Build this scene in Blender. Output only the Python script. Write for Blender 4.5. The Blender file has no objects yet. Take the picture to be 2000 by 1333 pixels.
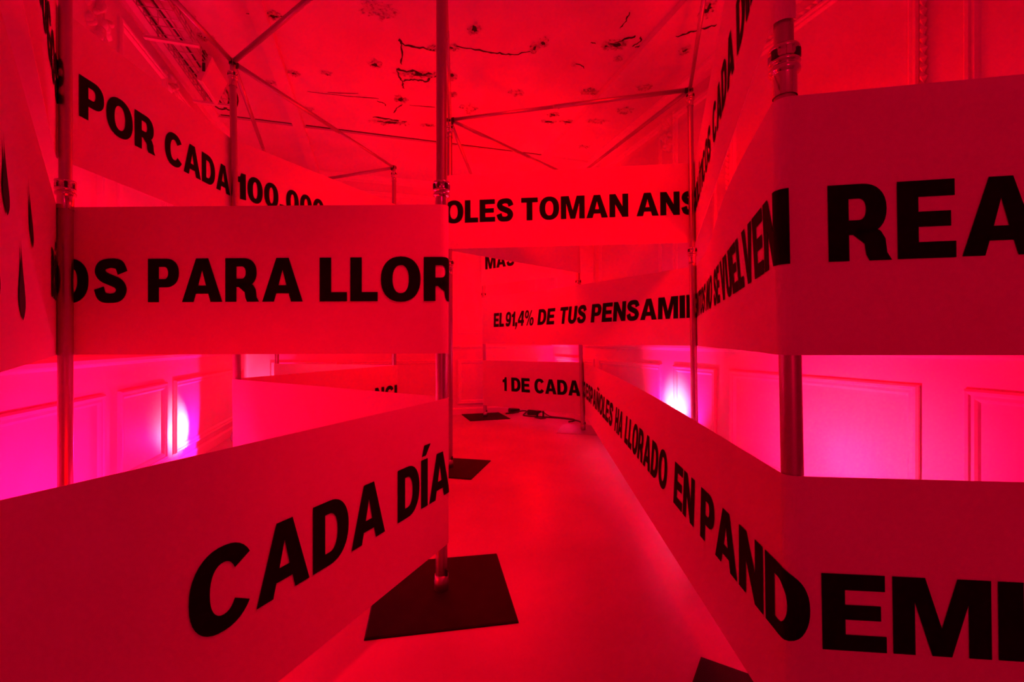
import bpy, bmesh, math, random
from mathutils import Vector, Matrix, Euler
from mathutils.geometry import tessellate_polygon

scene = bpy.context.scene
COL = scene.collection
random.seed(7)

# ---------------------------------------------------------------- camera: level, 16 mm on full frame
cam_data = bpy.data.cameras.new('camera')
cam_data.lens = 16.0; cam_data.sensor_width = 36.0; cam_data.clip_start = 0.02
cam = bpy.data.objects.new('camera', cam_data)
cam.location = (0, 0, 1.18); cam.rotation_euler = (math.pi / 2, 0, 0)
COL.objects.link(cam); scene.camera = cam

# ---------------------------------------------------------------- view and world
scene.view_settings.view_transform = 'Standard'; scene.view_settings.look = 'None'
scene.view_settings.gamma = 1.0; scene.view_settings.use_curve_mapping = False
scene.view_settings.exposure = 0.0
world = bpy.data.worlds.new('world'); scene.world = world; world.use_nodes = True
world.node_tree.nodes['Background'].inputs[0].default_value = (0.02, 0.0, 0.001, 1)
world.node_tree.nodes['Background'].inputs[1].default_value = 0.2

# room axes: the hall is turned 16.6 degrees from the camera axis
RX, RY = 0.9583, 0.2857          # across the hall, to the right
def P(r, s, z=0.0):
    return Vector((r * RX - s * RY, r * RY + s * RX, z))

# ---------------------------------------------------------------- lights: red floods hung among the banners, added red fills, pink uplights along the walls
def point(name, loc, power, color, radius=0.12):
    d = bpy.data.lights.new(name, 'POINT'); d.energy = power; d.color = color; d.shadow_soft_size = radius
    o = bpy.data.objects.new(name, d); o.location = loc; COL.objects.link(o); return o
def spot(name, loc, target, power, color, angle, blend, radius=0.05):
    d = bpy.data.lights.new(name, 'SPOT'); d.energy = power; d.color = color
    d.spot_size = math.radians(angle); d.spot_blend = blend; d.shadow_soft_size = radius
    o = bpy.data.objects.new(name, d); o.location = loc
    o.rotation_euler = (Vector(target) - Vector(loc)).to_track_quat('-Z', 'Y').to_euler()
    COL.objects.link(o); return o
RED = (1.0, 0.0, 0.0); ROSE = (1.0, 0.0, 0.04); PINK = (1.0, 0.002, 0.082); HOT = (1.0, 0.24, 0.26)
point('red_flood_far', (0.10, 5.60, 2.45), 60, RED, 0.2)
point('red_fill_back', (0.35, 6.95, 1.50), 20, RED, 0.15)  # added fill with no fixture, brightens the far wall
point('red_flood_left', (-1.25, 4.45, 1.90), 22, RED)
point('red_fill_left_wall', (-2.35, 3.05, 1.55), 13, RED)  # added fill between banners and left wall, lifts the wall's red
point('red_fill_left_corner', (-2.25, 5.60, 1.60), 23, RED)  # added fill, brightens the far left wall and ceiling
point('red_flood_right', (1.72, 3.0, 1.78), 36, RED)
point('red_bounce_fill_low_left', (-1.40, 1.62, 0.32), 24, RED)  # added fill standing in for red bounce onto the LLORAR banner
spot('red_flood_aisle', (0.30, 2.70, 3.45), (0.20, 5.60, 0.40), 185, RED, 132, 1.0, 0.15)
spot('red_fill_overhead', (0.75, 1.45, 3.5), (-0.55, 2.0, 0.75), 420, (1.0, 0.0, 0.01), 42, 1.0, 0.15)  # added spot, brightens the CADA DÍA cloth beside the foreground pole
point('rose_flood_behind', (0.5, -1.7, 1.5), 28, ROSE, 0.3)
UPLIGHTS = [  # (r, s), aim (r, s, z), power, cone, blend, colour, core power, core cone
    ((2.48, 3.94), (2.89, 3.92, 0.50), 300, 98, 0.45, PINK, 150, 56),
    ((1.85, 2.20), (2.89, 2.15, 0.42), 290, 108, 0.8, PINK, 18, 75),
    ((2.45, 6.55), (2.89, 6.70, 0.70), 115, 95, 0.6, PINK, 14, 60),
    ((-1.38, 5.20), (-1.745, 4.92, 0.36), 200, 138, 0.2, PINK, 130, 64),
    ((-0.95, 2.9), (-1.745, 3.35, 0.15), 240, 162, 0.7, PINK, 0, 0),
    ((-1.10, 6.85), (-1.65, 7.2, 0.70), 105, 95, 0.6, PINK, 14, 60),
]
for (r, s), a, pw, ang, bl, colr, cpw, cang in UPLIGHTS:
    spot('pink_uplight_beam', P(r, s, 0.235), P(*a), pw, colr, ang, bl, 0.04)
    if cpw:
        spot('pink_uplight_core', P(r, s, 0.235), P(*a), cpw, HOT, cang, 0.9, 0.04)
# ---------------------------------------------------------------- helpers
def mat(name, color, rough=0.6, metal=0.0, noise=None, bump=None, trans=0.0, spec=0.5):
    m = bpy.data.materials.new(name); m.use_nodes = True
    nt = m.node_tree; b = nt.nodes['Principled BSDF']
    b.inputs['Base Color'].default_value = (*color, 1); b.inputs['Roughness'].default_value = rough
    b.inputs['Metallic'].default_value = metal; b.inputs['Specular IOR Level'].default_value = spec
    tc = nt.nodes.new('ShaderNodeTexCoord')
    if noise:
        scale, c2, lo, hi = noise
        n = nt.nodes.new('ShaderNodeTexNoise'); n.inputs['Scale'].default_value = scale; n.inputs['Detail'].default_value = 6
        rp = nt.nodes.new('ShaderNodeValToRGB')
        rp.color_ramp.elements[0].position = lo; rp.color_ramp.elements[1].position = hi
        rp.color_ramp.elements[0].color = (*c2, 1); rp.color_ramp.elements[1].color = (*color, 1)
        nt.links.new(tc.outputs['Object'], n.inputs['Vector']); nt.links.new(n.outputs['Fac'], rp.inputs['Fac'])
        nt.links.new(rp.outputs['Color'], b.inputs['Base Color'])
    if bump:
        n2 = nt.nodes.new('ShaderNodeTexNoise'); n2.inputs['Scale'].default_value = bump[0]; n2.inputs['Detail'].default_value = 5
        bp = nt.nodes.new('ShaderNodeBump'); bp.inputs['Strength'].default_value = bump[1]; bp.inputs['Distance'].default_value = bump[2]
        nt.links.new(tc.outputs['Object'], n2.inputs['Vector']); nt.links.new(n2.outputs['Fac'], bp.inputs['Height'])
        nt.links.new(bp.outputs['Normal'], b.inputs['Normal'])
    if trans:
        t = nt.nodes.new('ShaderNodeBsdfTranslucent'); t.inputs['Color'].default_value = (*color, 1)
        mx = nt.nodes.new('ShaderNodeMixShader'); mx.inputs[0].default_value = trans
        nt.links.new(b.outputs[0], mx.inputs[1]); nt.links.new(t.outputs[0], mx.inputs[2])
        nt.links.new(mx.outputs[0], nt.nodes['Material Output'].inputs['Surface'])
    return m
M = {
    'fabric': mat('white_banner_fabric', (0.80, 0.80, 0.80), 0.7, trans=0.10, bump=(220, 0.05, 0.001), spec=0.3),
    'ink': mat('black_print', (0.006, 0.006, 0.006), 0.8, noise=(60, (0.004, 0.004, 0.004), 0.4, 0.6), spec=0.1),
    'alu': mat('satin_aluminium', (0.45, 0.45, 0.47), 0.36, 1.0, bump=(90, 0.03, 0.001)),
    'alu_dark': mat('worn_aluminium', (0.42, 0.42, 0.44), 0.45, 1.0, bump=(90, 0.03, 0.001)),
    'chrome': mat('polished_steel', (0.6, 0.6, 0.62), 0.10, 1.0, bump=(40, 0.02, 0.001)),
    'plate': mat('black_steel_plate', (0.009, 0.009, 0.009), 0.6, noise=(14, (0.006, 0.006, 0.006), 0.35, 0.65), bump=(300, 0.15, 0.001), spec=0.15),
    'plastic': mat('black_plastic', (0.012, 0.012, 0.012), 0.4, bump=(80, 0.05, 0.001)),
    'wall': mat('white_wall_paint', (0.78, 0.78, 0.78), 0.55, noise=(2.5, (0.70, 0.70, 0.70), 0.3, 0.7), bump=(35, 0.06, 0.004)),
    'stucco': mat('white_plaster_moulding', (0.80, 0.80, 0.80), 0.5, bump=(60, 0.05, 0.002)),
    'ceiling': mat('old_ceiling_plaster', (0.76, 0.76, 0.76), 0.8, noise=(1.6, (0.66, 0.66, 0.66), 0.25, 0.6), bump=(9, 0.25, 0.012)),
    'floor': mat('polished_concrete', (0.60, 0.60, 0.60), 0.33, noise=(1.8, (0.46, 0.46, 0.46), 0.25, 0.7), bump=(28, 0.04, 0.003)),
    'hole': mat('exposed_dark_lath', (0.030, 0.026, 0.024), 0.9, noise=(40, (0.006, 0.006, 0.006), 0.35, 0.65), bump=(60, 0.8, 0.01)),
    'flake': mat('broken_plaster_edge', (0.66, 0.64, 0.62), 0.9, noise=(34, (0.22, 0.20, 0.20), 0.32, 0.50), bump=(70, 0.8, 0.01)),
    'wire': mat('zinc_wire', (0.55, 0.55, 0.56), 0.35, 0.8, bump=(50, 0.03, 0.001)),
    'white_metal': mat('white_enamel', (0.78, 0.78, 0.78), 0.4, bump=(50, 0.03, 0.001)),
    'rubber': mat('black_cable_rubber', (0.012, 0.012, 0.012), 0.5, bump=(80, 0.05, 0.001)),
}
lens_mat = mat('uplight_lens', (0.8, 0.3, 0.6), 0.2, noise=(30, (0.7, 0.2, 0.5), 0.4, 0.6))
lens_mat.node_tree.nodes['Principled BSDF'].inputs['Emission Color'].default_value = (1.0, 0.10, 0.45, 1)
lens_mat.node_tree.nodes['Principled BSDF'].inputs['Emission Strength'].default_value = 6.0

def mk(name, verts, faces, m, parent=None, smooth=False):
    me = bpy.data.meshes.new(name); me.from_pydata([tuple(v) for v in verts], [], faces); me.update()
    if smooth:
        for p in me.polygons: p.use_smooth = True
    me.materials.append(M[m] if isinstance(m, str) else m)
    o = bpy.data.objects.new(name, me); COL.objects.link(o)
    if parent: o.parent = parent
    return o
def tag(o, label=None, cat=None, group=None, kind=None):
    if label: o['label'] = label
    if cat: o['category'] = cat
    if group: o['group'] = group
    if kind: o['kind'] = kind
    return o
def empty(name, loc, label, cat, group=None):
    o = bpy.data.objects.new(name, None); o.location = loc; o.empty_display_size = 0.1; COL.objects.link(o)
    return tag(o, label, cat, group)
def box_v(c, sx, sy, sz, ax=None, ay=None, az=None):
    ax = ax or Vector((1, 0, 0)); ay = ay or Vector((0, 1, 0)); az = az or Vector((0, 0, 1)); c = Vector(c)
    v = [c + ax * (i * sx / 2) + ay * (j * sy / 2) + az * (k * sz / 2) for k in (-1, 1) for j in (-1, 1) for i in (-1, 1)]
    return v, [(0, 2, 3, 1), (4, 5, 7, 6), (0, 1, 5, 4), (1, 3, 7, 5), (3, 2, 6, 7), (2, 0, 4, 6)]
def join(parts):
    V, Fc = [], []
    for v, f in parts:
        n = len(V); V += list(v); Fc += [tuple(i + n for i in q) for q in f]
    return V, Fc
def lathe(prof, n=24, lean=0.0, caps=True):
    """prof = [(radius, z)], sheared by lean in x"""
    V, Fc = [], []
    for r, z in prof:
        for k in range(n):
            a = 2 * math.pi * k / n
            V.append(Vector((r * math.cos(a) + lean * z, r * math.sin(a), z)))
    for i in range(len(prof) - 1):
        for k in range(n):
            k2 = (k + 1) % n
            Fc.append((i * n + k, i * n + k2, (i + 1) * n + k2, (i + 1) * n + k))
    if caps:
        Fc.append(tuple(range(n - 1, -1, -1))); Fc.append(tuple((len(prof) - 1) * n + k for k in range(n)))
    return V, Fc
def tube(pts, r, n=10):
    pts = [Vector(p) for p in pts]; V, Fc = [], []
    for i, p in enumerate(pts):
        t = (pts[min(i + 1, len(pts) - 1)] - pts[max(i - 1, 0)]).normalized()
        up = Vector((0, 0, 1)) if abs(t.z) < 0.9 else Vector((1, 0, 0))
        a = t.cross(up).normalized(); b = t.cross(a)
        for k in range(n):
            th = 2 * math.pi * k / n
            V.append(p + a * (r * math.cos(th)) + b * (r * math.sin(th)))
    for i in range(len(pts) - 1):
        for k in range(n):
            k2 = (k + 1) % n
            Fc.append((i * n + k, (i + 1) * n + k, (i + 1) * n + k2, i * n + k2))
    Fc.append(tuple(range(n))); Fc.append(tuple((len(pts) - 1) * n + k for k in range(n - 1, -1, -1)))
    return V, Fc
def spline(pts, n=8):
    pts = [Vector(p) for p in pts]; out = []
    for i in range(len(pts) - 1):
        p0 = pts[max(i - 1, 0)]; p1 = pts[i]; p2 = pts[i + 1]; p3 = pts[min(i + 2, len(pts) - 1)]
        for k in range(n):
            t = k / n
            out.append(0.5 * ((2 * p1) + (p2 - p0) * t + (2 * p0 - 5 * p1 + 4 * p2 - p3) * t * t + (3 * p1 - p0 - 3 * p2 + p3) * t ** 3))
    return out + [pts[-1]]

# ---------------------------------------------------------------- layout data (metres, camera stands over the origin, floor z = 0)
EYE = 1.18
TR = 0.028                       # radius of the lower pole tube
# name: (base x, base y, lean in x per metre of height, collar height, upper collar height, top height)
POLES = {
    'L00': (-0.905, 0.74, 0.0, 1.88, 3.22, 3.33),
    'L0':  (-2.09, 2.13, 0.0, 1.88, 3.22, 3.33),
    'L1':  (-0.333, 2.15, 0.0, 1.88, 3.22, 3.33),
    'L2':  (-0.580, 4.235, 0.0, 1.88, 3.14, 3.25),
    'L3':  (-0.415, 7.08, -0.012, 1.88, 3.22, 3.33),
    'B1':  (-2.097, 3.49, -0.0135, 1.88, 3.20, 3.33),
    'B2':  (-1.44, 5.56, 0.0, 1.88, 3.20, 3.31),
    'B3':  (-3.23, 6.25, 0.0, 1.88, 3.20, 3.31),
    'R0':  (2.25, 1.13, 0.0, 1.94, 3.30, 3.40),
    'R1':  (0.793, 1.262, -0.0196, 1.94, 3.30, 3.40),
    'R2':  (1.596, 3.96, -0.0142, 1.94, 3.29, 3.38),
    'R3':  (0.943, 6.03, -0.033, 1.94, 3.25, 3.35),
}
def pole_xy(n, z):
    p = POLES[n]
    return (p[0] + p[2] * z, p[1])
def belt(stops, zs):
    """Path of a taut band past the poles: list of (x, y) lists per pole/straight, same count for any height.
    stops = [(pole, side)], side +1: pole lies left of the band, -1: pole lies right of it."""
    C = [pole_xy(n, z) for (n, s), z in zip(stops, zs)]
    S = [s for n, s in stops]
    R = TR + 0.004
    tang = []
    for i in range(len(C) - 1):
        (x0, y0), (x1, y1) = C[i], C[i + 1]
        dx, dy = x1 - x0, y1 - y0
        L = math.hypot(dx, dy)
        # offset to the right of travel is +: band point = centre + s*R*right
        a, b = S[i] * R, S[i + 1] * R
        th = math.atan2(dy, dx) - math.asin((b - a) / L) * -1.0
        # direction t such that both tangent points share normal
        t = (math.cos(th), math.sin(th)); r = (t[1], -t[0])
        tang.append(((x0 + a * r[0], y0 + a * r[1]), (x1 + b * r[0], y1 + b * r[1]), th))
    return C, S, R, tang
NSTR, NARC = 36, 10
def band_path(stops, zs, tail0=0.0, tail1=0.0):
    C, S, R, tang = belt(stops, zs)
    pts = []
    def arc(c, s, a0, a1, n):
        out = []
        for k in range(n + 1):
            th = a0 + (a1 - a0) * k / n
            r = (math.sin(th), -math.cos(th))
            out.append((c[0] + s * R * r[0], c[1] + s * R * r[1]))
        return out
    if tail0:
        th = tang[0][2]
        pts += arc(C[0], S[0], th - S[0] * tail0, th, NARC)[:-1]
    for i, (p, q, th) in enumerate(tang):
        for k in range(NSTR + 1):
            f = k / NSTR
            pts.append((p[0] + (q[0] - p[0]) * f, p[1] + (q[1] - p[1]) * f))
        if i + 1 < len(tang):
            d = (tang[i + 1][2] - th + math.pi) % (2 * math.pi) - math.pi
            pts += arc(C[i + 1], S[i + 1], th, th + d, NARC)[1:-1]
    if tail1:
        th = tang[-1][2]
        pts += arc(C[-1], S[-1], th, th + S[-1] * tail1, NARC)[1:]
    return pts
def bow(pts, seg, a, b, tail0):
    """let the slack cloth belly out along one straight: a = half wave, b = full wave, + toward the reader"""
    k0 = (NARC if tail0 else 0) + seg * (NSTR + NARC)
    p, q = pts[k0], pts[k0 + NSTR]
    L = math.hypot(q[0] - p[0], q[1] - p[1]); n = ((q[1] - p[1]) / L, -(q[0] - p[0]) / L)
    for k in range(1, NSTR):
        f = k / NSTR; d = a * math.sin(math.pi * f) + b * math.sin(2 * math.pi * f)
        pts[k0 + k] = (pts[k0 + k][0] + n[0] * d, pts[k0 + k][1] + n[1] * d)
def band_surface(stops, tops, bots, tail0=0.0, tail1=0.0, bows=()):
    """columns of (u, top point, bottom point)"""
    pt = band_path(stops, tops, tail0, tail1)
    pb = band_path(stops, bots, tail0, tail1)
    for seg, ta, tb, ba, bb in bows:
        bow(pt, seg, ta, tb, tail0); bow(pb, seg, ba, bb, tail0)
    # height of each column: linear along the straights, constant round the poles
    zt, zb = [], []
    def rep(k, n):
        for _ in range(n): zt.append(tops[k]); zb.append(bots[k])
    if tail0: rep(0, NARC)
    m = len(stops)
    for i in range(m - 1):
        for k in range(NSTR + 1):
            f = k / NSTR
            zt.append(tops[i] + (tops[i + 1] - tops[i]) * f); zb.append(bots[i] + (bots[i + 1] - bots[i]) * f)
        if i + 2 < m: rep(i + 1, NARC - 1)
    if tail1: rep(m - 1, NARC)
    cols, u = [], 0.0
    for k in range(len(pt)):
        mid = ((pt[k][0] + pb[k][0]) / 2, (pt[k][1] + pb[k][1]) / 2)
        if k: u += math.hypot(mid[0] - last[0], mid[1] - last[1])
        last = mid
        cols.append((u, (pt[k][0], pt[k][1], zt[k]), (pb[k][0], pb[k][1], zb[k])))
    return cols
E = EYE
BANDS = {
    # key: (stops, tops, bottoms, tail at start, tail at end)
    'tears':  ([('L00', 1), ('L0', -1), ('L1', 1), ('B1', -1)], [E + .640, E + .636, E + .636, E + .62], [E - .060, E - .066, E - .058, E - .06], 2.0, 1.5),
    'psico':  ([('L00', 1), ('L0', -1), ('B1', -1), ('B2', 1)], [E + 1.563, E + 1.563, E + 1.563, E + 1.66], [E + .864, E + .852, E + .866, E + .95], 2.0, 1.5),
    'cada':   ([('L00', 1), ('L1', 1), ('B1', -1), ('B2', 1), ('B3', -1)], [E - .268, E - .268, E - .290, E - .294, E - .310], [E - .953, E - .953, E - .97, E - .98, E - 1.0], 2.0, 1.5),
    'mas':    ([('L3', 1), ('R3', -1), ('L2', 1), ('R2', -1), ('R1', 1)], [E + 1.55, E + 1.59, E + 1.53, E + 1.563, E + 1.563], [E + .856, E + .894, E + .85, E + .864, E + .875], 2.0, 2.4),
    'el91':   ([('L3', 1), ('R2', -1), ('R1', 1), ('R0', 1)], [E + .668, E + .655, E + .662, E + .740], [E - .046, E - .040, E - .0385, E - .034], 2.0, 1.5, [(0, -.085, 0, .02, 0), (1, 0, -.02, 0, .02)]),
    'uno':    ([('L3', 1), ('R3', -1), ('R1', 1), ('R0', 1)], [E - .300, E - .285, E - .366, E - .368], [E - .995, E - .983, E - 1.085, E - 1.10], 2.0, 1.5, [(1, -.07, 0, .005, 0)]),
}

# ---------------------------------------------------------------- the room shell
CEIL = 3.68; RW, LW, FS, NS = 2.89, -1.745, 7.255, -2.6
AX, AS = Vector((RX, RY, 0)), Vector((-RY, RX, 0)); UP = Vector((0, 0, 1))
def slab(name, r0, r1, s0, s1, z0, z1, m):
    c = P((r0 + r1) / 2, (s0 + s1) / 2, (z0 + z1) / 2)
    v, f = box_v((0, 0, 0), r1 - r0, s1 - s0, z1 - z0, AX, AS, UP)
    o = mk(name, v, f, m); o.location = c
    return tag(o, kind='structure')
floor = slab('floor', LW - .12, RW + .12, NS - .12, FS + .12, -0.12, 0.0, 'floor')
ceiling = slab('ceiling', LW - .12, RW + .12, NS - .12, FS + .12, CEIL, CEIL + .12, 'ceiling')
wall_right = slab('wall_right', RW, RW + .12, NS, FS, 0, CEIL, 'wall')
wall_left = slab('wall_left', LW - .12, LW, NS, FS, 0, CEIL, 'wall')
wall_far = slab('wall_far', LW - .12, RW + .12, FS, FS + .12, 0, CEIL, 'wall')
wall_near = slab('wall_near', LW - .12, RW + .12, NS - .12, NS, 0, CEIL, 'wall')

# point on a wall: a runs along it, d stands out of it
def on_wall(side, a, z, d):
    if side == 'right': return P(RW - d, a, z)
    if side == 'left': return P(LW + d, a, z)
    return P(a, FS - d, z)
WALL = {'right': wall_right, 'left': wall_left, 'far': wall_far}
def child(o, parent):
    o.parent = parent; o.matrix_parent_inverse = Matrix.Translation(-Vector(parent.location))
    return o
MOULD = [(0.0, 0.0), (0.0, 0.016), (0.010, 0.026), (0.024, 0.024), (0.030, 0.014), (0.046, 0.018), (0.056, 0.010), (0.064, 0.0)]
def frame(side, a0, a1, z0, z1, prof=MOULD, name='panel_moulding'):
    V, Fc = [], []
    for o_, h in prof:
        for a, z in ((a0 + o_, z0 + o_), (a1 - o_, z0 + o_), (a1 - o_, z1 - o_), (a0 + o_, z1 - o_)):
            V.append(on_wall(side, a, z, h))
    for i in range(len(prof) - 1):
        for k in range(4):
            Fc.append((i * 4 + k, i * 4 + (k + 1) % 4, (i + 1) * 4 + (k + 1) % 4, (i + 1) * 4 + k))
    o = mk(name, V, Fc, 'stucco'); return child(o, WALL[side])
def run(side, a0, a1, prof, name):
    V, Fc = [], []
    for a in (a0, a1):
        for z, d in prof: V.append(on_wall(side, a, z, d))
    n = len(prof)
    for k in range(n - 1): Fc.append((k, k + 1, n + k + 1, n + k))
    Fc.append(tuple(range(n))); Fc.append(tuple(range(2 * n - 1, n - 1, -1)))
    return mk(name, V, Fc, 'stucco')
SPAN = {'right': (NS, FS), 'left': (NS, FS), 'far': (LW, RW)}
DADO = {'right': 1.09, 'left': 1.015, 'far': 1.06}
PTOP = {'right': 0.935, 'left': 0.825, 'far': 0.88}
for i, side in enumerate(('right', 'left', 'far')):
    a0, a1 = SPAN[side]; zr = DADO[side]
    tag(run(side, a0, a1, [(zr - .005, 0), (zr, .016), (zr + .012, .022), (zr + .022, .040), (zr + .045, .044), (zr + .050, .030), (zr + .062, .026), (zr + .066, 0)], 'trim_%d' % (i + 1)), kind='structure')
    tag(run(side, a0, a1, [(0, 0), (0, .022), (.085, .022), (.10, .012), (.105, 0)], 'baseboard_%s' % side), kind='structure')
    tag(run(side, a0, a1, [(CEIL - .095, 0), (CEIL - .090, .014), (CEIL - .060, .022), (CEIL - .030, .060), (CEIL - .022, .075), (CEIL - .001, .080), (CEIL - .001, 0)], 'trim_%d' % (i + 4)), kind='structure')
PANELS = {'right': [(5.70, 7.12), (4.15, 5.55), (3.34, 3.95), (1.77, 3.18), (0.20, 1.57), (-1.4, 0.0)],
          'left': [(4.78, 6.95), (3.86, 4.617), (2.22, 3.68), (1.45, 2.05), (-0.2, 1.27), (-1.8, -0.4)],
          'far': [(-1.45, -0.55), (-0.35, 1.05), (1.25, 2.62)]}
for side, lst in PANELS.items():
    for a0, a1 in lst:
        frame(side, a0, a1, 0.165, PTOP[side])
        frame(side, a0, a1, 1.30, 3.47)

# carved leaf border standing on the upper moulding of the wide right-hand panel
def carved(side, a0, a1, z0, z1):
    V, Fc = [], []
    def leaf(a, z, da, dz):
        n = len(V); w = 0.020
        V.extend([on_wall(side, a - da * .030, z - dz * .030, .004), on_wall(side, a + dz * w, z + da * w, .010), on_wall(side, a + da * .030, z + dz * .030, .034),
                  on_wall(side, a - dz * w, z - da * w, .010), on_wall(side, a, z, .036)])
        Fc.extend([(n, n + 1, n + 4), (n + 1, n + 2, n + 4), (n + 2, n + 3, n + 4), (n + 3, n, n + 4)])
    k = int((z1 - z0) / .052)
    for i in range(k):
        z = z0 + (z1 - z0) * (i + .5) / k
        leaf(a0, z, 0, 1); leaf(a1, z, 0, 1)
    k = int((a1 - a0) / .052)
    for i in range(k):
        a = a0 + (a1 - a0) * (i + .5) / k
        leaf(a, z1, 1, 0)
    o = mk('carved_leaf_border', V, Fc, 'stucco'); return child(o, WALL[side])
carved('right', 1.75, 3.20, 1.30, 3.49)

# plaster garlands hanging between the panels
def garland(side, a, z, w, h, seed):
    rnd = random.Random(seed); V, Fc = [], []
    def blob(ca, cz, ra, rz, d, rot):
        n = len(V); K = 8
        for ring, (f, hh) in enumerate(((1.0, 0.0), (0.75, 0.7))):
            for k in range(K):
                t = 2 * math.pi * k / K
                x, y = ra * f * math.cos(t) * (1 + .18 * math.cos(3 * t)), rz * f * math.sin(t)
                V.append(on_wall(side, ca + x * math.cos(rot) - y * math.sin(rot), cz + x * math.sin(rot) + y * math.cos(rot), .001 + d * hh))
        V.append(on_wall(side, ca, cz, d))
        for k in range(K):
            k2 = (k + 1) % K
            Fc.append((n + k, n + k2, n + K + k2, n + K + k)); Fc.append((n + K + k, n + K + k2, n + 2 * K))
    for i in range(34):
        t = rnd.random(); ww = w * (1 - .72 * t)
        blob(a + rnd.uniform(-ww, ww) / 2, z - h * t, rnd.uniform(.018, .034), rnd.uniform(.026, .05), rnd.uniform(.02, .05), rnd.uniform(0, 6.28))
    o = mk('garland_relief', V, Fc, 'stucco', smooth=True); return child(o, WALL[side])
garland('right', 4.05, 3.50, .26, .36, 1); garland('right', 5.63, 3.50, .14, .30, 2); garland('right', 3.27, 3.5, .1, .3, 3)
garland('left', 3.62, 3.42, .34, .42, 4); garland('left', 4.70, 3.50, .24, .32, 5); garland('left', 2.13, 3.45, .2, .4, 6)

# ceiling ribs and the cracked transverse band
def on_ceil(name, r0, r1, s0, s1, drop, m='ceiling'):
    v, f = box_v((0, 0, 0), r1 - r0, s1 - s0, drop, AX, AS, UP)
    o = mk(name, v, f, m); o.location = P((r0 + r1) / 2, (s0 + s1) / 2, CEIL - drop / 2)
    return child(o, ceiling)
on_ceil('ceiling_rib', -0.91, -0.795, NS, FS, .055); on_ceil('ceiling_rib', 2.135, 2.255, NS, FS, .055)
on_ceil('ceiling_band', LW, RW, 5.74, 5.86, .028); on_ceil('ceiling_crack', LW + .1, -0.92, 5.725, 5.738, .004, 'hole'); on_ceil('ceiling_crack', -0.78, 2.12, 5.722, 5.738, .004, 'hole')

# broken plaster: ragged holes with a crumbling rim, and cracks between them (x, y on the ceiling in metres)
def ragged(name, cx, cy, rx, ry, ang, z, m, seed, rough=.45, n=18, h=0.004):
    rnd = random.Random(seed); V = []
    for k in range(n):
        t = 2 * math.pi * k / n; q = 1 + rnd.uniform(-rough, rough)
        x, y = rx * q * math.cos(t), ry * q * math.sin(t)
        V.append((cx + x * math.cos(ang) - y * math.sin(ang), cy + x * math.sin(ang) + y * math.cos(ang), z))
    V2 = [(x, y, z - h) for x, y, _ in V]
    Fc = [tuple(range(n)), tuple(range(2 * n - 1, n - 1, -1))] + [(k, n + k, n + (k + 1) % n, (k + 1) % n) for k in range(n)]
    return child(mk(name, V + V2, Fc, m), ceiling)
def crumbs(cx, cy, rx, ry, ang, seed, k=14):
    rnd = random.Random(seed); parts = []
    for i in range(k):
        t = rnd.uniform(0, 6.28); q = rnd.uniform(.55, 1.25)
        x, y = rx * q * math.cos(t), ry * q * math.sin(t)
        c = Vector((cx + x * math.cos(ang) - y * math.sin(ang), cy + x * math.sin(ang) + y * math.cos(ang), CEIL - .006))
        e = Euler((rnd.uniform(-.5, .5), rnd.uniform(-.5, .5), rnd.uniform(0, 3))).to_matrix()
        s = rnd.uniform(.010, .034)
        parts.append(box_v(c, s, s * rnd.uniform(.3, .9), rnd.uniform(.006, .016), e @ Vector((1, 0, 0)), e @ Vector((0, 1, 0)), e @ Vector((0, 0, 1))))
    v, f = join(parts); return tag(child(mk('plaster_crumbs', v, f, 'flake'), ceiling), kind='stuff')
def crack(pts, w, seed, m='hole'):
    rnd = random.Random(seed); pts = spline([(x, y, 0) for x, y in pts], 5); L, R_ = [], []
    for i, p in enumerate(pts):
        t = (pts[min(i + 1, len(pts) - 1)] - pts[max(i - 1, 0)]).normalized(); nn = Vector((-t.y, t.x, 0))
        q = w * rnd.uniform(.25, 1.0) * (0.3 if i in (0, len(pts) - 1) else 1); j = nn * rnd.uniform(-w, w) * .5
        L.append(p + j + nn * q / 2); R_.append(p + j - nn * q / 2)
    n = len(pts); V = [(v.x, v.y, CEIL - z) for z in (.0005, .004) for v in L + R_]
    Fc = []
    for i in range(n - 1):
        Fc += [(2 * n + i, 2 * n + i + 1, 3 * n + i + 1, 3 * n + i), (i, 2 * n + i, 2 * n + i + 1, i + 1), (n + i, n + i + 1, 3 * n + i + 1, 3 * n + i)]
    return child(mk('ceiling_crack', V, Fc, m), ceiling)
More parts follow.
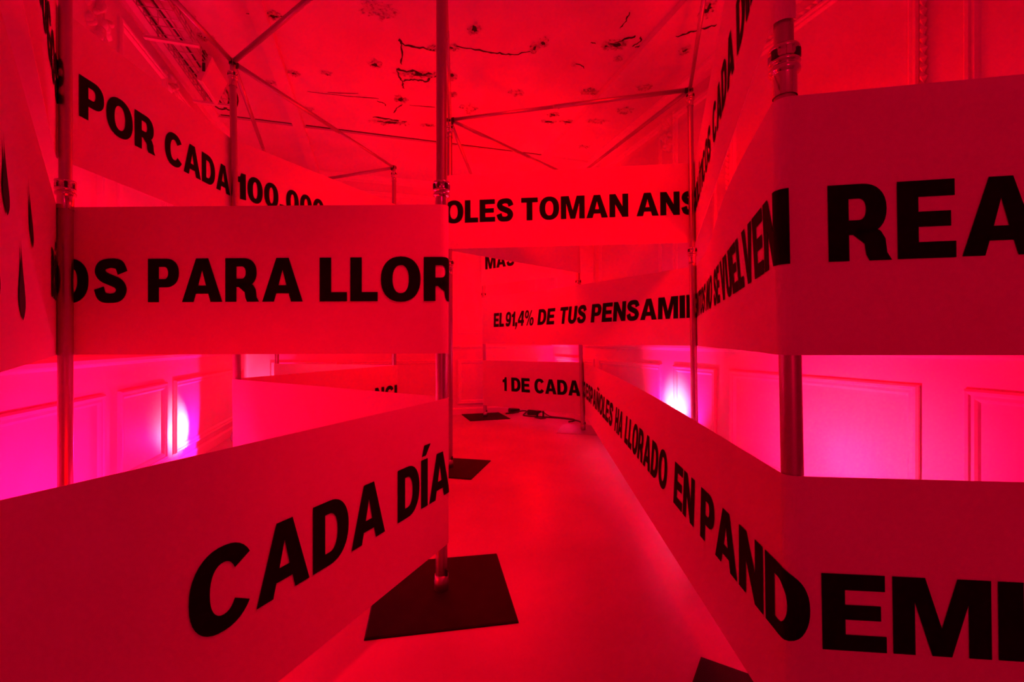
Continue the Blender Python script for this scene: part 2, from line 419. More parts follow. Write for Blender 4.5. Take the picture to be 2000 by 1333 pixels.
HOLES = [
    (-1.234, 4.108, 0.051, 0.062, 0.1, 1),
    (-1.147, 4.699, 0.058, 0.07, 0.1, 1),
    (-0.295, 3.637, 0.041, 0.061, 0.1, 1),
    (-0.572, 4.274, 0.038, 0.075, 0.1, 1),
    (-0.505, 3.872, 0.035, 0.041, 0.1, 1),
    (0.257, 3.806, 0.043, 0.053, 0.1, 1),
    (0.196, 3.872, 0.035, 0.055, 0.1, 1),
    (0.884, 3.832, 0.094, 0.053, 0.1, 1),
    (0.8, 3.845, 0.035, 0.034, 0.1, 1),
    (1.481, 3.906, 0.039, 0.056, 0.1, 1),
    (1.469, 3.419, 0.046, 0.087, 0.1, 1),
    (-0.468, 4.895, 0.077, 0.099, 0.1, 0),
    (-0.977, 5.267, 0.071, 0.037, 0.1, 1),
    (0.451, 5.017, 0.057, 0.046, 0.1, 1),
    (0.408, 5.181, 0.082, 0.036, 0.1, 1),
    (0.629, 5.181, 0.082, 0.036, 0.1, 1),
    (0.959, 5.169, 0.117, 0.036, 0.1, 0),
    (1.22, 4.928, 0.077, 0.066, 0.1, 0),
    (-1.0, 3.419, 0.115, 0.092, 0.1, 0),
    (-1.828, 3.494, 0.055, 0.045, 0.1, 1),
    (-2.037, 4.241, 0.043, 0.041, 0.1, 1),
    (-1.729, 4.233, 0.039, 0.033, 0.1, 0),
    (-2.186, 4.895, 0.044, 0.033, 0.1, 0),
    (-2.322, 4.392, 0.059, 0.026, 0.1, 0),
    (0.041, 4.573, 0.062, 0.057, 0.1, 0),
    (0.779, 4.554, 0.071, 0.057, 0.1, 0),
    (0.764, 4.526, 0.04, 0.028, 0.1, 1),
    (0.94, 4.019, 0.027, 0.029, 0.1, 0),
    (-0.595, 4.601, 0.026, 0.039, 0.1, 0),
    (-1.402, 5.193, 0.205, 0.049, 0.1, 1),
    (-0.876, 4.258, 0.172, 0.041, 0.1, 1),
    (-0.675, 3.872, 0.052, 0.02, 0.1, 0),
    (0.554, 4.101, 0.013, 0.02, 0.1, 0),
    (0.921, 5.849, 0.066, 0.046, 0.1, 0),
    (-2.517, 3.729, 0.059, 0.038, 0.1, 1),
    (1.31, 4.481, 0.071, 0.045, 0.1, 0),
]
for i, (x, y, rx, ry, ang, dark) in enumerate(HOLES):
    ragged('broken_plaster', x, y, rx * 1.0, ry * 1.0, ang, CEIL - .0004, 'flake', 50 + i, .45, 22, .0022)
    if dark: ragged('plaster_hole', x, y, rx * .52, ry * .42, ang, CEIL - .0006, 'hole', 90 + i, .55, 16, .0042)
    crumbs(x, y, rx, ry, ang, 200 + i, 10 + int(rx * 60))
CRACKS = [
    (0.03, [(-0.933, 3.754), (-0.921, 3.825), (-0.783, 3.865), (-0.649, 3.899), (-0.497, 3.879)]),
    (0.018, [(-0.493, 3.845), (-0.35, 3.885), (-0.177, 3.934), (-0.067, 3.955), (0.022, 3.969), (0.176, 3.906)]),
    (0.016, [(-0.93, 3.793), (-0.954, 3.927), (-0.998, 4.108)]),
    (0.022, [(-1.051, 4.366), (-0.964, 4.349), (-0.882, 4.358), (-0.822, 4.375), (-0.786, 4.316), (-0.713, 4.282)]),
    (0.045, [(-1.057, 4.178), (-0.949, 4.217), (-0.813, 4.25), (-0.685, 4.291)]),
    (0.016, [(-1.06, 4.17), (-1.062, 4.291), (-1.057, 4.392), (-1.073, 4.499)]),
    (0.02, [(0.856, 3.806), (0.952, 3.761), (1.015, 3.729)]),
    (0.014, [(1.02, 3.859), (1.067, 3.793), (1.057, 3.729)]),
    (0.012, [(1.043, 3.865), (1.09, 3.845), (1.114, 3.78)]),
    (0.02, [(1.345, 3.735), (1.43, 3.686), (1.516, 3.643), (1.618, 3.596)]),
    (0.012, [(-1.407, 4.739), (-1.352, 4.769), (-1.337, 4.832)]),
    (0.014, [(-1.156, 4.8), (-1.228, 4.874), (-1.295, 4.983)]),
    (0.03, [(-1.553, 5.074), (-1.382, 5.121), (-1.195, 5.181)]),
    (0.012, [(0.552, 4.093), (0.641, 4.131), (0.657, 4.17)]),
    (0.01, [(-1.085, 4.821), (-0.821, 4.863)]),
    (0.01, [(-2.049, 4.554), (-1.767, 4.621), (-1.371, 4.689)]),
    (0.012, [(0.859, 3.637), (0.887, 3.55), (0.893, 3.451)]),
    (0.01, [(0.659, 3.806), (0.704, 3.819)]),
    (0.01, [(-1.852, 4.573), (-1.55, 4.592)]),
    (0.01, [(-2.028, 3.467), (-1.735, 3.506)]),
]
for i, (w, pts) in enumerate(CRACKS):
    crack(pts, w, 300 + i)

# ---------------------------------------------------------------- poles
LBL = {
    'L00': 'silver pole at the near left corner, holding the banner ends beside the camera',
    'L0':  'silver pole at far left, standing in front of the O of the teardrop banner',
    'L1':  'foreground silver pole left of the aisle, standing on the largest black plate',
    'L2':  'thin silver pole seen just right of the foreground pole, on the second black plate',
    'L3':  'farthest silver pole, at the left end of the 1 DE CADA banner',
    'B1':  'silver rear pole crossing the text between CADA and 100.000',
    'B2':  'silver rear pole whose top shows above the LLORAR banner',
    'B3':  'silver rear pole in the far left corner, behind the gap under the LLORAR banner',
    'R0':  'silver pole at the near right end of the PANDEMIA banner',
    'R1':  'thick dark nearest pole on the right, wrapped by the PANDEMIA and VUELVEN banners',
    'R2':  'silver pole right of the aisle, in front of the end of ANSIOLITICOS',
    'R3':  'silver pole standing between CADA and 3 in the lowest far banner',
}
PLATE_ROT = {'L00': 8, 'L0': 5, 'L1': 10.4, 'L2': -13, 'L3': 18, 'B1': 12, 'B2': -8, 'B3': 17, 'R0': 4, 'R1': -33, 'R2': 12, 'R3': -14}
def make_pole(n):
    x, y, lean, c1, c2, top = POLES[n]
    root = empty('banner_pole', (x, y, 0), LBL[n], 'pole', 'poles of the banner maze')
    a = math.radians(PLATE_ROT[n]); ax = Vector((math.cos(a), math.sin(a), 0)); ay = Vector((-math.sin(a), math.cos(a), 0))
    hs, b = .31, .006
    V = []
    for z, i in ((0, 0), (.006, 0), (.010, b)):
        for sx, sy in ((-1, -1), (1, -1), (1, 1), (-1, 1)): V.append(ax * sx * (hs - i) + ay * sy * (hs - i) + UP * z)
    Fc = [(3, 2, 1, 0), (8, 9, 10, 11)] + [(r * 4 + k, r * 4 + (k + 1) % 4, r * 4 + 4 + (k + 1) % 4, r * 4 + 4 + k) for r in (0, 1) for k in range(4)]
    pl = mk('base_plate', V, Fc, 'alu_dark' if n == 'R3' else 'plate', root)
    v, f = lathe([(.034, .010), (.034, .050), (.032, .056), (.032, .080), (.0285, .080)], 24, lean); mk('foot_socket', v, f, 'alu_dark', root, True)
    v, f = box_v((.026 + lean * .09, -.018, .095), .012, .012, .03); mk('lock_pin', v, f, 'plastic', root)
    v, f = lathe([(TR, .081), (TR, c1 - .055)], 28, lean, False); mk('lower_tube', v, f, 'alu', root, True)
    v, f = lathe([(.0245, c1 + .04), (.0245, c2 - .02)], 28, lean, False); mk('middle_tube', v, f, 'alu', root, True)
    v, f = lathe([(.0195, c2 + .02), (.0195, top + .012), (.012, top + .016)], 20, lean); mk('top_tube', v, f, 'alu', root, True)
    def collar(z0, k, r):
        prof = [(r * 1.09, -.085), (r * 1.09, -.026), (r * 1.16, -.022), (r * 1.38, -.018), (r * 1.42, -.012), (r * 1.38, -.006), (r * 1.14, -.002), (r * 1.14, .002),
                (r * 1.38, .004), (r * 1.44, .008), (r * 1.38, .013), (r * 1.16, .016), (r * 1.16, .038), (r * 1.36, .040), (r * 1.42, .044), (r * 1.36, .050), (r * .90, .052)]
        v, f = lathe([(a_, z0 + h * k) for a_, h in prof], 32, lean, False)
        c = mk('collar', v, f, 'chrome', root, True)
        for q in range(6):
            t = q * math.pi / 3 + .3
            d = Vector((math.cos(t), math.sin(t), 0))
            v, f = box_v(d * (r * 1.24) + Vector((lean * z0, 0, z0 + .027 * k)), .010, .012, .024 * k, d, d.cross(UP), UP)
            mk('collar_lug', v, f, 'plastic' if q % 2 else 'chrome', c)
    collar(c1, 1.0, TR); collar(c2, .8, .0255)
    v, f = join([box_v((lean * top, 0, top - .012), .052, .014, .030), box_v((lean * top, 0, top - .012), .014, .052, .030)])
    mk('hook_ring', v, f, 'plastic', root)
    return root
for n in POLES: make_pole(n)

# ---------------------------------------------------------------- crossbars between the pole tops
def make_bar(a, b, label, flip=False):
    pa, pb = POLES[a], POLES[b]
    A = Vector((pa[0] + pa[2] * pa[5], pa[1], pa[5] - .012)); B = Vector((pb[0] + pb[2] * pb[5], pb[1], pb[5] - .012))
    if flip: A, B = B, A
    t = (B - A).normalized(); L = (B - A).length
    root = empty('crossbar', A, label, 'crossbar', 'crossbars joining the pole tops')
    v, f = tube([t * .045, t * L * .55], .0185, 16); mk('outer_tube', v, f, 'alu_dark', root, True)
    v, f = tube([t * L * .551, t * (L - .045)], .0155, 16); mk('inner_tube', v, f, 'alu_dark', root, True)
    side = t.cross(UP).normalized(); up = side.cross(t)
    for q in (.034, L - .034):
        v, f = join([box_v(t * q, .022, .016, .034, t, side, up), box_v(t * q - up * .022, .012, .014, .014, t, side, up)])
        mk('end_hook', v, f, 'plastic', root)
    v, f = box_v(t * L * .53 - up * .021, .016, .008, .008, t, side, up); mk('lock_button', v, f, 'chrome', root)
make_bar('B1', 'L0', 'crossbar rising from the rear left pole toward the top left of the frame')
make_bar('B1', 'L1', 'crossbar rising from the rear left pole toward the top of the foreground pole')
make_bar('B1', 'B2', 'long crossbar sloping from the rear left pole down to the short-looking rear pole')
make_bar('B1', 'B3', 'steep crossbar from the rear left pole down behind the 100.000 banner')
make_bar('B2', 'B3', 'far crossbar running left from the short-looking rear pole')
make_bar('L2', 'R2', 'crossbar spanning the aisle above the TOMAN banner', True)
make_bar('L2', 'R3', 'crossbar sloping right from behind the foreground pole to behind the TOMAN banner')
make_bar('L2', 'L3', 'short steep crossbar just right of the foreground pole')
make_bar('L2', 'L1', 'crossbar overhead behind the foreground pole')
make_bar('R2', 'R3', 'crossbar along the right wall, from the right aisle pole down to the far right', False)
make_bar('R2', 'R1', 'crossbar rising from the right aisle pole toward the top right of the frame', True)

# ---------------------------------------------------------------- glyphs of a heavy grotesque (cap height 1)
ST, HB = .27, .20
def ell(cx, cy, rx, ry, a0, a1, n=16, e=2.25):
    out = []
    for k in range(n + 1):
        t = math.radians(a0 + (a1 - a0) * k / n); c, s = math.cos(t), math.sin(t)
        out.append((cx + rx * math.copysign(abs(c) ** (2 / e), c), cy + ry * math.copysign(abs(s) ** (2 / e), s)))
    return out
def ring(cx, cy, rx, ry, hx, hy): return [ell(cx, cy, rx, ry, 0, 360, 36)[:-1], ell(cx, cy, hx, hy, 360, 0, 32)[:-1]]
def stroke(pts, widths):
    c = spline([(x, y, 0) for x, y in pts], 8); n = len(c); L, R_ = [], []
    for i, p in enumerate(c):
        t = (c[min(i + 1, n - 1)] - c[max(i - 1, 0)]).normalized(); nn = Vector((-t.y, t.x, 0))
        f = i / (n - 1) * (len(widths) - 1); k = min(int(f), len(widths) - 2); w = widths[k] + (widths[k + 1] - widths[k]) * (f - k)
        L.append(tuple((p + nn * w / 2)[:2])); R_.append(tuple((p - nn * w / 2)[:2]))
    return [L + R_[::-1]]
def rect(x0, y0, x1, y1): return [[(x0, y0), (x1, y0), (x1, y1), (x0, y1)]]
def acute(x): return [[(x, 1.07), (x + .17, 1.07), (x + .38, 1.29), (x + .10, 1.29)]]
def glyphs():
    g = {}
    g['I'] = (.28, [rect(0, 0, .28, 1)])
    g['L'] = (.64, [[[(0, 0), (.64, 0), (.64, .21), (ST, .21), (ST, 1), (0, 1)]]])
    g['E'] = (.74, [[[(0, 0), (.74, 0), (.74, .21), (ST, .21), (ST, .405), (.68, .405), (.68, .60), (ST, .60), (ST, .79), (.73, .79), (.73, 1), (0, 1)]]])
    g['T'] = (.78, [[[(.255, 0), (.525, 0), (.525, .79), (.78, .79), (.78, 1), (0, 1), (0, .79), (.255, .79)]]])
    g['H'] = (.82, [[[(0, 0), (ST, 0), (ST, .39), (.55, .39), (.55, 0), (.82, 0), (.82, 1), (.55, 1), (.55, .60), (ST, .60), (ST, 1), (0, 1)]]])
    g['N'] = (.85, [[[(0, 0), (.26, 0), (.26, .56), (.58, 0), (.85, 0), (.85, 1), (.59, 1), (.59, .46), (.28, 1), (0, 1)]]])
    g['M'] = (1.10, [[[(0, 0), (.25, 0), (.25, .68), (.44, 0), (.66, 0), (.85, .68), (.85, 0), (1.10, 0), (1.10, 1), (.73, 1), (.55, .36), (.37, 1), (0, 1)]]])
    g['V'] = (.92, [[[(.32, 0), (.60, 0), (.92, 1), (.63, 1), (.46, .30), (.29, 1), (0, 1)]]])
    g['A'] = (.98, [[[(0, 0), (.285, 0), (.34, .19), (.64, .19), (.695, 0), (.98, 0), (.64, 1), (.34, 1)], [(.395, .375), (.49, .73), (.585, .375)]]])
    g['O'] = (.92, [ring(.46, .5, .46, .515, .19, .32)])
    g['0'] = (.74, [ring(.37, .5, .37, .515, .115, .33)])
    g['C'] = (.88, [[ell(.46, .5, .46, .515, 34, 326, 32) + ell(.46, .5, .19, .315, 326, 34, 26)]])
    g['G'] = (.90, [[ell(.46, .5, .46, .515, 36, 318, 32) + ell(.46, .5, .19, .315, 318, 36, 26)], rect(.48, .37, .90, .55), rect(.70, .0, .90, .40)])
    g['D'] = (.84, [[[(0, 0)] + ell(.36, .5, .48, .5, -90, 90, 22) + [(0, 1)], [(ST, .20), (ST, .80)] + ell(.36, .5, .205, .30, 90, -90, 18)]])
    bowl = [[(0, 0), (ST, 0), (ST, .34)] + ell(.44, .67, .32, .33, -90, 90, 16) + [(0, 1)], [(ST, .53), (ST, .81)] + ell(.40, .67, .095, .14, 90, -90, 12)]
    g['P'] = (.76, [bowl])
    g['R'] = (.82, [bowl, [[(.30, .36), (.47, .22), (.49, .08), (.53, 0), (.82, 0), (.76, .10), (.74, .28), (.68, .38), (.58, .44), (.40, .44)]]])
    g['U'] = (.82, [[[(0, 1)] + ell(.41, .37, .41, .385, 180, 360, 20) + [(.82, 1), (.55, 1)] + ell(.41, .37, .14, .175, 360, 180, 16) + [(ST, 1)]]])
    g['S'] = (.80, [stroke([(.685, .68), (.60, .86), (.40, .905), (.20, .85), (.145, .72), (.22, .60), (.40, .515), (.58, .43), (.655, .29), (.58, .14), (.39, .095), (.19, .14), (.115, .33)],
                           [.25, .24, .215, .24, .26, .255, .25, .255, .26, .24, .215, .24, .25])])
    g['1'] = (.46, [[[(.19, 0), (.46, 0), (.46, 1), (.25, 1), (.20, .86), (0, .80), (0, .63), (.19, .63)]]])
    g['3'] = (.74, [stroke([(.12, .70), (.18, .85), (.36, .905), (.54, .86), (.595, .73), (.53, .60), (.34, .525)], [.24, .23, .20, .23, .25, .22, .18]),
                    stroke([(.34, .535), (.55, .45), (.605, .29), (.54, .14), (.36, .095), (.17, .14), (.115, .30)], [.18, .23, .26, .24, .20, .23, .25])])
    g['4'] = (.80, [[[(.46, 0), (.70, 0), (.70, .19), (.80, .19), (.80, .39), (.70, .39), (.70, 1), (.38, 1), (0, .41), (0, .19), (.46, .19)], [(.20, .385), (.46, .76), (.46, .385)]]])
    g['9'] = (.76, [ring(.37, .66, .37, .355, .13, .175), stroke([(.63, .66), (.62, .38), (.53, .17), (.36, .095), (.16, .14), (.12, .24)], [.24, .25, .24, .21, .22, .22])])
    g['%'] = (1.16, [ring(.25, .74, .25, .275, .085, .145), ring(.91, .26, .25, .275, .085, .145), [[(.28, 0), (.42, 0), (.88, 1), (.74, 1)]]])
    g[','] = (.28, [[[(.02, -.22), (.13, -.22), (.28, .02), (.28, .25), (0, .25), (0, 0), (.12, 0)]]])
    g['.'] = (.28, [rect(0, 0, .28, .25)])
    g['Ñ'] = (.85, [g['N'][1][0], stroke([(.16, 1.10), (.27, 1.20), (.42, 1.16), (.57, 1.12), (.69, 1.22)], [.10, .12, .13, .12, .10])])
    g['Í'] = (.28, [g['I'][1][0], acute(.03)]); g['Á'] = (.98, g['A'][1] + [acute(.38)]); g['Ó'] = (.92, g['O'][1] + [acute(.36)])
    return g
GLY = glyphs()

# ---------------------------------------------------------------- banners
def surf(cols, u, v, off):
    """point on the band at length u, v = height fraction above the bottom edge, off = stand-off toward the reader"""
    i = 0
    while i < len(cols) - 2 and cols[i + 1][0] < u: i += 1
    u0, t0, b0 = cols[i]; u1, t1, b1 = cols[i + 1]; f = (u - u0) / max(u1 - u0, 1e-6)
    t = Vector(t0).lerp(Vector(t1), f); b = Vector(b0).lerp(Vector(b1), f)
    def nrm(k):
        a, c = cols[max(k - 1, 0)], cols[min(k + 1, len(cols) - 1)]
        d = Vector((c[1][0] - a[1][0], c[1][1] - a[1][1], 0)).normalized(); return Vector((d.y, -d.x, 0))
    n = nrm(i).lerp(nrm(i + 1), f)
    sag = 0.0
    return b.lerp(t, v) + n.normalized() * off
def flat_polys(polys):
    """bmesh in the plane (x = along, y = up) from outlines with holes"""
    bm = bmesh.new()
    for poly in polys:
        loops = [[Vector((x, y, 0)) for x, y in lp] for lp in poly]
        vs = [bm.verts.new(p) for lp in loops for p in lp]
        for tri in tessellate_polygon(loops):
            a, b, c = (vs[i] for i in tri)
            cr = (b.co - a.co).cross(c.co - a.co).z
            if abs(cr) < 1e-9: continue
            try: bm.faces.new((a, b, c) if cr > 0 else (a, c, b))
            except ValueError: pass
    return bm
def lay(cols, bm, name, parent, off=0.0034, m='ink'):
    """wrap a flat bmesh in (u, z above bottom, 0) round the band"""
    us = [v.co.x for v in bm.verts]
    for u, _, _ in cols:
        if min(us) < u < max(us):
            bmesh.ops.bisect_plane(bm, geom=bm.verts[:] + bm.edges[:] + bm.faces[:], plane_co=(u, 0, 0), plane_no=(1, 0, 0))
    for v in bm.verts: v.co = surf(cols, v.co.x, v.co.y, off)
    me = bpy.data.meshes.new(name); bm.to_mesh(me); bm.free(); me.materials.append(M[m])
    o = bpy.data.objects.new(name, me); COL.objects.link(o); o.parent = parent
    o.matrix_parent_inverse = Matrix.Translation(-Vector(parent.location))
    return o
CAP = 0.205
def word(cols, parent, text, u0, u1=None, dz=0.0, end=None, cap=CAP):
    """set a word from u0 to u1 (stretched to fit) or from u0 at its natural width, or up to end"""
    gap = .075; nat = sum(GLY[c][0] for c in text) + gap * (len(text) - 1)
    if u1 is None:
        if end is not None: u0 = end - nat * cap * .985
        u1 = u0 + nat * cap * .985
    k = (u1 - u0) / nat; x = u0
    for c in text:
        w, polys = GLY[c]
        i = 0
        while i < len(cols) - 2 and cols[i + 1][0] < x + w * k / 2: i += 1
        h = cols[i][1][2] - cols[i][2][2]; base = (h - cap) / 2 + dz
        bm = flat_polys([[[(x + px_ * k, (base + py_ * cap) / h) for px_, py_ in lp] for lp in poly] for poly in polys])
        lay(cols, bm, 'printed_letter', parent)
        x += (w + gap) * k
def make_banner(key, label):
    cols = band_surface(*BANDS[key])
    o0 = Vector(cols[0][2]); o0.z = min(c[2][2] for c in cols)
    root = empty('printed_banner', o0, label, 'banner', 'white fabric banners strung between the poles')
    rows = 5; V, Fc = [], []; n = len(cols)
    for off in (.001, -.001):
        for u, t, b in cols:
            for j in range(rows): V.append(surf(cols, u, j / (rows - 1), off) - o0)
    N = n * rows
    for i in range(n - 1):
        for j in range(rows - 1):
            a = i * rows + j
            Fc.append((a, a + rows, a + rows + 1, a + 1)); Fc.append((N + a, N + a + 1, N + a + rows + 1, N + a + rows))
        a = i * rows; Fc.append((a, N + a, N + a + rows, a + rows)); a += rows - 1; Fc.append((a, a + rows, N + a + rows, N + a))
    for i in (0, n - 1):
        for j in range(rows - 1):
            a = i * rows + j; Fc.append((a, a + 1, N + a + 1, N + a))
    mk('fabric_band', V, Fc, 'fabric', root)
    return root, cols
R_, C_ = make_banner('tears', 'white banner printed PARA LLORAR with black teardrops at its left end')
word(C_, R_, 'R', 1.565, 1.735); word(C_, R_, 'Í', 1.772, 1.828); word(C_, R_, 'O', 1.862, 2.049); word(C_, R_, 'S', 2.076, 2.237)
word(C_, R_, 'PARA', 2.336, 3.076); word(C_, R_, 'LLORAR', 3.156)
def tear(u, z0, z1, w, slant):
    pts = []
    for k in range(19):
        f = k / 18; pts.append((f, w * (math.sin(math.pi * min(1, f) ** 2.6) ** .9) if 0 < f < 1 else 0))
    H = z1 - z0; zb = E - .062; h = .70
    left = [(u - ww / 2 + slant * (f - .5), (z1 - H * f - zb) / h) for f, ww in pts]; right = [(u + ww / 2 + slant * (f - .5), (z1 - H * f - zb) / h) for f, ww in pts[1:-1]]
    lay(C_, flat_polys([[left + right[::-1]]]), 'printed_teardrop', R_)
tear(.262, 1.435, 1.600, .095, .06); tear(.735, 1.447, 1.634, .10, .14); tear(.540, 1.230, 1.445, .135, .05); tear(.14, 1.25, 1.42, .09, .05)
R_, C_ = make_banner('psico', 'white upper left banner printed POR CADA 100.000')
word(C_, R_, 'PSICÓLOGOS', 0.07, 1.955); word(C_, R_, 'POR', 2.016, 2.51); word(C_, R_, 'CADA', 2.59, 3.268); word(C_, R_, '100.000', 3.322, 4.26)
R_, C_ = make_banner('cada', 'white lowest left banner printed CADA DÍA, slanting across the bottom left')
word(C_, R_, 'CADA', .408, 1.119); word(C_, R_, 'DÍA', 1.198, 1.60); word(C_, R_, 'NCI', 0, end=6.075)
R_, C_ = make_banner('mas', 'white upper banner printed TOMAN ANSIOLÍTICOS CADA DÍA, spanning the aisle')
word(C_, R_, 'MÁS', .131, .69); word(C_, R_, 'OLES', 4.125, 4.765); word(C_, R_, 'TOMAN', 4.836, 5.789); word(C_, R_, 'ANSIOLÍTICOS', 5.86, 7.66); word(C_, R_, 'CADA', 7.79, 8.58); word(C_, R_, 'DÍA', 8.66, 9.15)
R_, C_ = make_banner('el91', 'white middle right banner printed EL 91,4% DE TUS PENSAMIENTOS NO SE VUELVEN')
word(C_, R_, 'EL', .396, .667); word(C_, R_, '91,4%', .71, 1.372); word(C_, R_, 'DE', 1.462, 1.80); word(C_, R_, 'TUS', 1.90, 2.367); word(C_, R_, 'PENSAMIENTOS', 2.452, 4.587)
word(C_, R_, 'NO', 4.67, 5.03); word(C_, R_, 'SE', 5.13, 5.40); word(C_, R_, 'VUELVEN', 5.45, 6.668); word(C_, R_, 'REALIDAD', 6.765, 8.05)
R_, C_ = make_banner('uno', 'white lowest right banner printed 1 DE CADA 3 ESPAÑOLES HA LLORADO EN PANDEMIA')
word(C_, R_, '1', .438, .514); word(C_, R_, 'DE', .599, .927); word(C_, R_, 'CADA', 1.006, 1.735); word(C_, R_, '3', 1.815, 1.95)
word(C_, R_, 'ESPAÑOLES', 2.01, 3.76); word(C_, R_, 'HA', 3.88, 4.20); word(C_, R_, 'LLORADO', 4.30, 5.425); word(C_, R_, 'EN', 5.555, 5.85)
word(C_, R_, 'PAND', 5.93, 6.645); word(C_, R_, 'EMIA', 6.675, 7.40)

# ---------------------------------------------------------------- wire cable tray under the ceiling with a floodlight
T0, T1, TL, TRr, TZ = 0.9, 5.08, -1.565, -1.345, 3.47
tray = empty('cable_tray', P(TL, T0, TZ), 'wire basket cable tray running under the ceiling along the left wall', 'cable tray')
tl = Vector(tray.location)
for r, z in [(TL, .07), (TL, .035), (TL, 0), (TL + .055, 0), (TL + .11, 0), (TL + .165, 0), (TRr, 0), (TRr, .035), (TRr, .07)]:
    v, f = tube([P(r, T0, TZ + z) - tl, P(r, T1, TZ + z) - tl], .0042, 6); mk('long_wire', v, f, 'wire', tray, True)
v, f = tube([P(0, 0, .07), P(0, 0, 0), P(.11, 0, 0), P(.22, 0, 0), P(.22, 0, .07)], .0040, 6)
w0 = mk('cross_wire', v, f, 'wire', tray, True)
for k in range(int((T1 - T0) / .10) + 1):
    o = w0 if k == 0 else w0.copy()
    if k: COL.objects.link(o)
    o.parent = tray; o.location = AS * (.10 * k)
for s in (1.6, 2.9, 4.05, 5.0):
    v, f = join([box_v(P((TL + TRr) / 2 - .03, s, TZ - .014) - tl, .36, .035, .02, AX, AS, UP)] + [box_v(P(q, s, (TZ + CEIL) / 2) - tl, .008, .008, CEIL - TZ, AX, AS, UP) for q in (TL - .012, TRr + .012)])
    mk('tray_hanger', v, f, 'white_metal', tray)
for i, (r, lab) in enumerate(((TL + .05, 'dark cable lying along the wall side of the wire tray'), (TL + .13, 'dark cable lying along the middle of the wire tray'))):
    pts = [P(r + .02 * math.sin(s * 3 + i), s, TZ + .010) for s in [T0 + .05 + k * .25 for k in range(16)]] + [P(r, T1 + .02, TZ + .012), P(r + .05, T1 + .16, TZ + .06), P(r + .10, T1 + .10, TZ + .13), P(r + .12, T1 - .05, TZ + .15)]
    v, f = tube(spline(pts, 3), .007, 7); tag(mk('tray_cable', v, f, 'rubber', None, True), lab, 'cable')
fl = empty('floodlight', P(-1.37, 4.55, 3.40), 'white rectangular floodlight housing tilted under the cable tray', 'floodlight')
fx = AS; fy = (AX * .35 + UP * .94).normalized(); fz = fx.cross(fy)
if fz.dot(AX) < 0: fz = -fz
c0 = Vector((0, 0, .05))
V, Fc = [], []
for d, i in ((-.035, .03), (-.01, 0), (.02, 0), (.026, .012), (.020, .018)):
    for a, b in ((-1, -1), (1, -1), (1, 1), (-1, 1)): V.append(c0 + fx * a * (.20 - i) + fy * b * (.115 - i) + fz * d)
Fc = [(3, 2, 1, 0)] + [(r * 4 + k, r * 4 + (k + 1) % 4, r * 4 + 4 + (k + 1) % 4, r * 4 + 4 + k) for r in range(4) for k in range(4)] + [(16, 17, 18, 19)]
mk('housing', V, Fc, 'white_metal', fl)
v, f = box_v(c0 + fz * .022, .36, .19, .004, fx, fy, fz); mk('front_glass', v, f, 'white_metal', fl)
v, f = join([box_v(c0 + fx * q * .21 + UP * .05, .006, .02, .17, fx, AX, UP) for q in (-1, 1)] + [box_v(c0 + UP * .135, .43, .02, .006, fx, AX, UP)]); mk('bracket', v, f, 'plastic', fl)

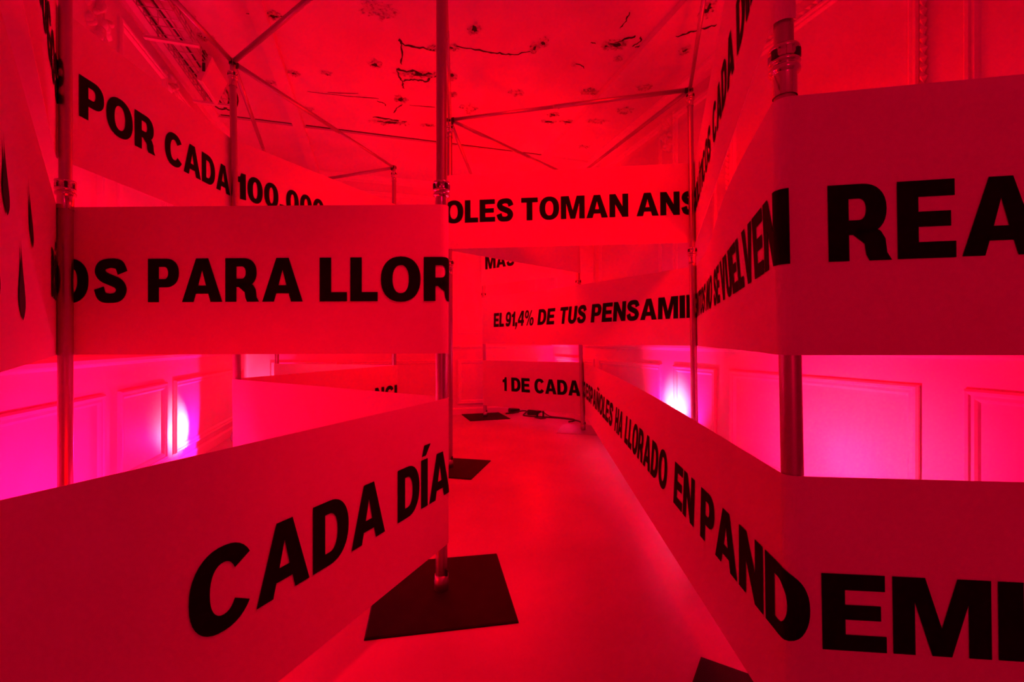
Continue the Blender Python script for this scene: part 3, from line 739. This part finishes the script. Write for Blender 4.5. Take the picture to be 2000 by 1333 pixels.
# ---------------------------------------------------------------- pink uplights on the floor by the walls
UPL = ['small black uplight on the floor by the right wall, behind the PANDEMIA banner', 'small black uplight on the floor behind the near right banner', 'small black uplight in the far right corner',
       'small black uplight on the floor by the left wall, making the white hot spot', 'small black uplight on the floor behind the CADA DÍA banner', 'small black uplight in the far left corner']
for ((r, s), aim, *_), lab in zip(UPLIGHTS, UPL):
    root = empty('floor_uplight', P(r, s, 0), lab, 'uplight', 'pink uplights along the walls')
    d = (P(*aim) - P(r, s, .235)).normalized(); q = d.to_track_quat('Z', 'Y').to_matrix()
    v, f = lathe([(.035, -.16), (.055, -.15), (.06, -.13), (.06, -.025), (.066, -.02), (.066, -.004), (.058, -.004)], 20)
    mk('can', [q @ x + Vector((0, 0, .235)) for x in v], f, 'plastic', root, True)
    v, f = lathe([(.057, -.014), (.057, -.010)], 20); mk('lens', [q @ x + Vector((0, 0, .235)) for x in v], f, lens_mat, root)
    sd = d.cross(UP).normalized(); c = Vector((0, 0, .235)) - d * .08
    v, f = join([box_v(c + sd * k * .072 - UP * .075, .006, .03, .17, sd, sd.cross(UP), UP) for k in (-1, 1)] + [box_v(Vector((c.x, c.y, .004)), .16, .10, .008, sd, sd.cross(UP), UP)])
    zmin = min(x.z for x in v)
    mk('yoke', [x - UP * min(0, zmin) for x in v], f, 'plastic', root)

# ---------------------------------------------------------------- power cable and adapters on the floor at the far end
def cable(name, pts, r, label):
    v, f = tube(spline(pts, 6), r, 8); return tag(mk(name, v, f, 'rubber', None, True), label, 'cable')
cable('power_cable', [(-.10, 7.36, .008), (.02, 7.30, .03), (.16, 7.36, .05), (.24, 7.42, .03), (.18, 7.18, .008), (.30, 7.08, .008), (.52, 7.00, .008), (.78, 6.88, .008), (.94, 6.72, .008), (.99, 6.60, .008), (1.00, 6.50, .008)], .011,
      'black power cable snaking along the floor under the 1 DE CADA banner')
cable('power_cable', [(.40, 7.24, .04), (.50, 7.34, .03), (.56, 7.20, .008), (.62, 7.05, .008), (.80, 6.93, .009), (.93, 6.79, .009), (.90, 6.66, .008), (.82, 6.60, .008)], .008,
      'thinner black cable looping from the rounded adapter toward the far right pole')
def adapter(loc, rz, sx, sy, sz, label):
    root = empty('power_adapter', loc, label, 'adapter')
    b = .012; V = []
    for z, i in ((0, b), (b, 0), (sz - b, 0), (sz, b)):
        for a, c in ((-1, -1), (1, -1), (1, 1), (-1, 1)): V.append((a * (sx / 2 - i), c * (sy / 2 - i), z))
    Fc = [(3, 2, 1, 0), (12, 13, 14, 15)] + [(r * 4 + k, r * 4 + (k + 1) % 4, r * 4 + 4 + (k + 1) % 4, r * 4 + 4 + k) for r in range(3) for k in range(4)]
    mk('adapter_body', V, Fc, 'plastic', root)
    v, f = box_v((sx / 2 + .012, 0, sz * .5), .03, .03, .024); mk('plug', v, f, 'plastic', root)
    root.rotation_euler = (0, 0, rz)
adapter((.03, 7.42, .012), .5, .16, .09, .075, 'flat black adapter beside the far black base plate')
adapter((.34, 7.28, .0), -.3, .17, .11, .085, 'black adapter lying in the middle of the cables under the far banner')
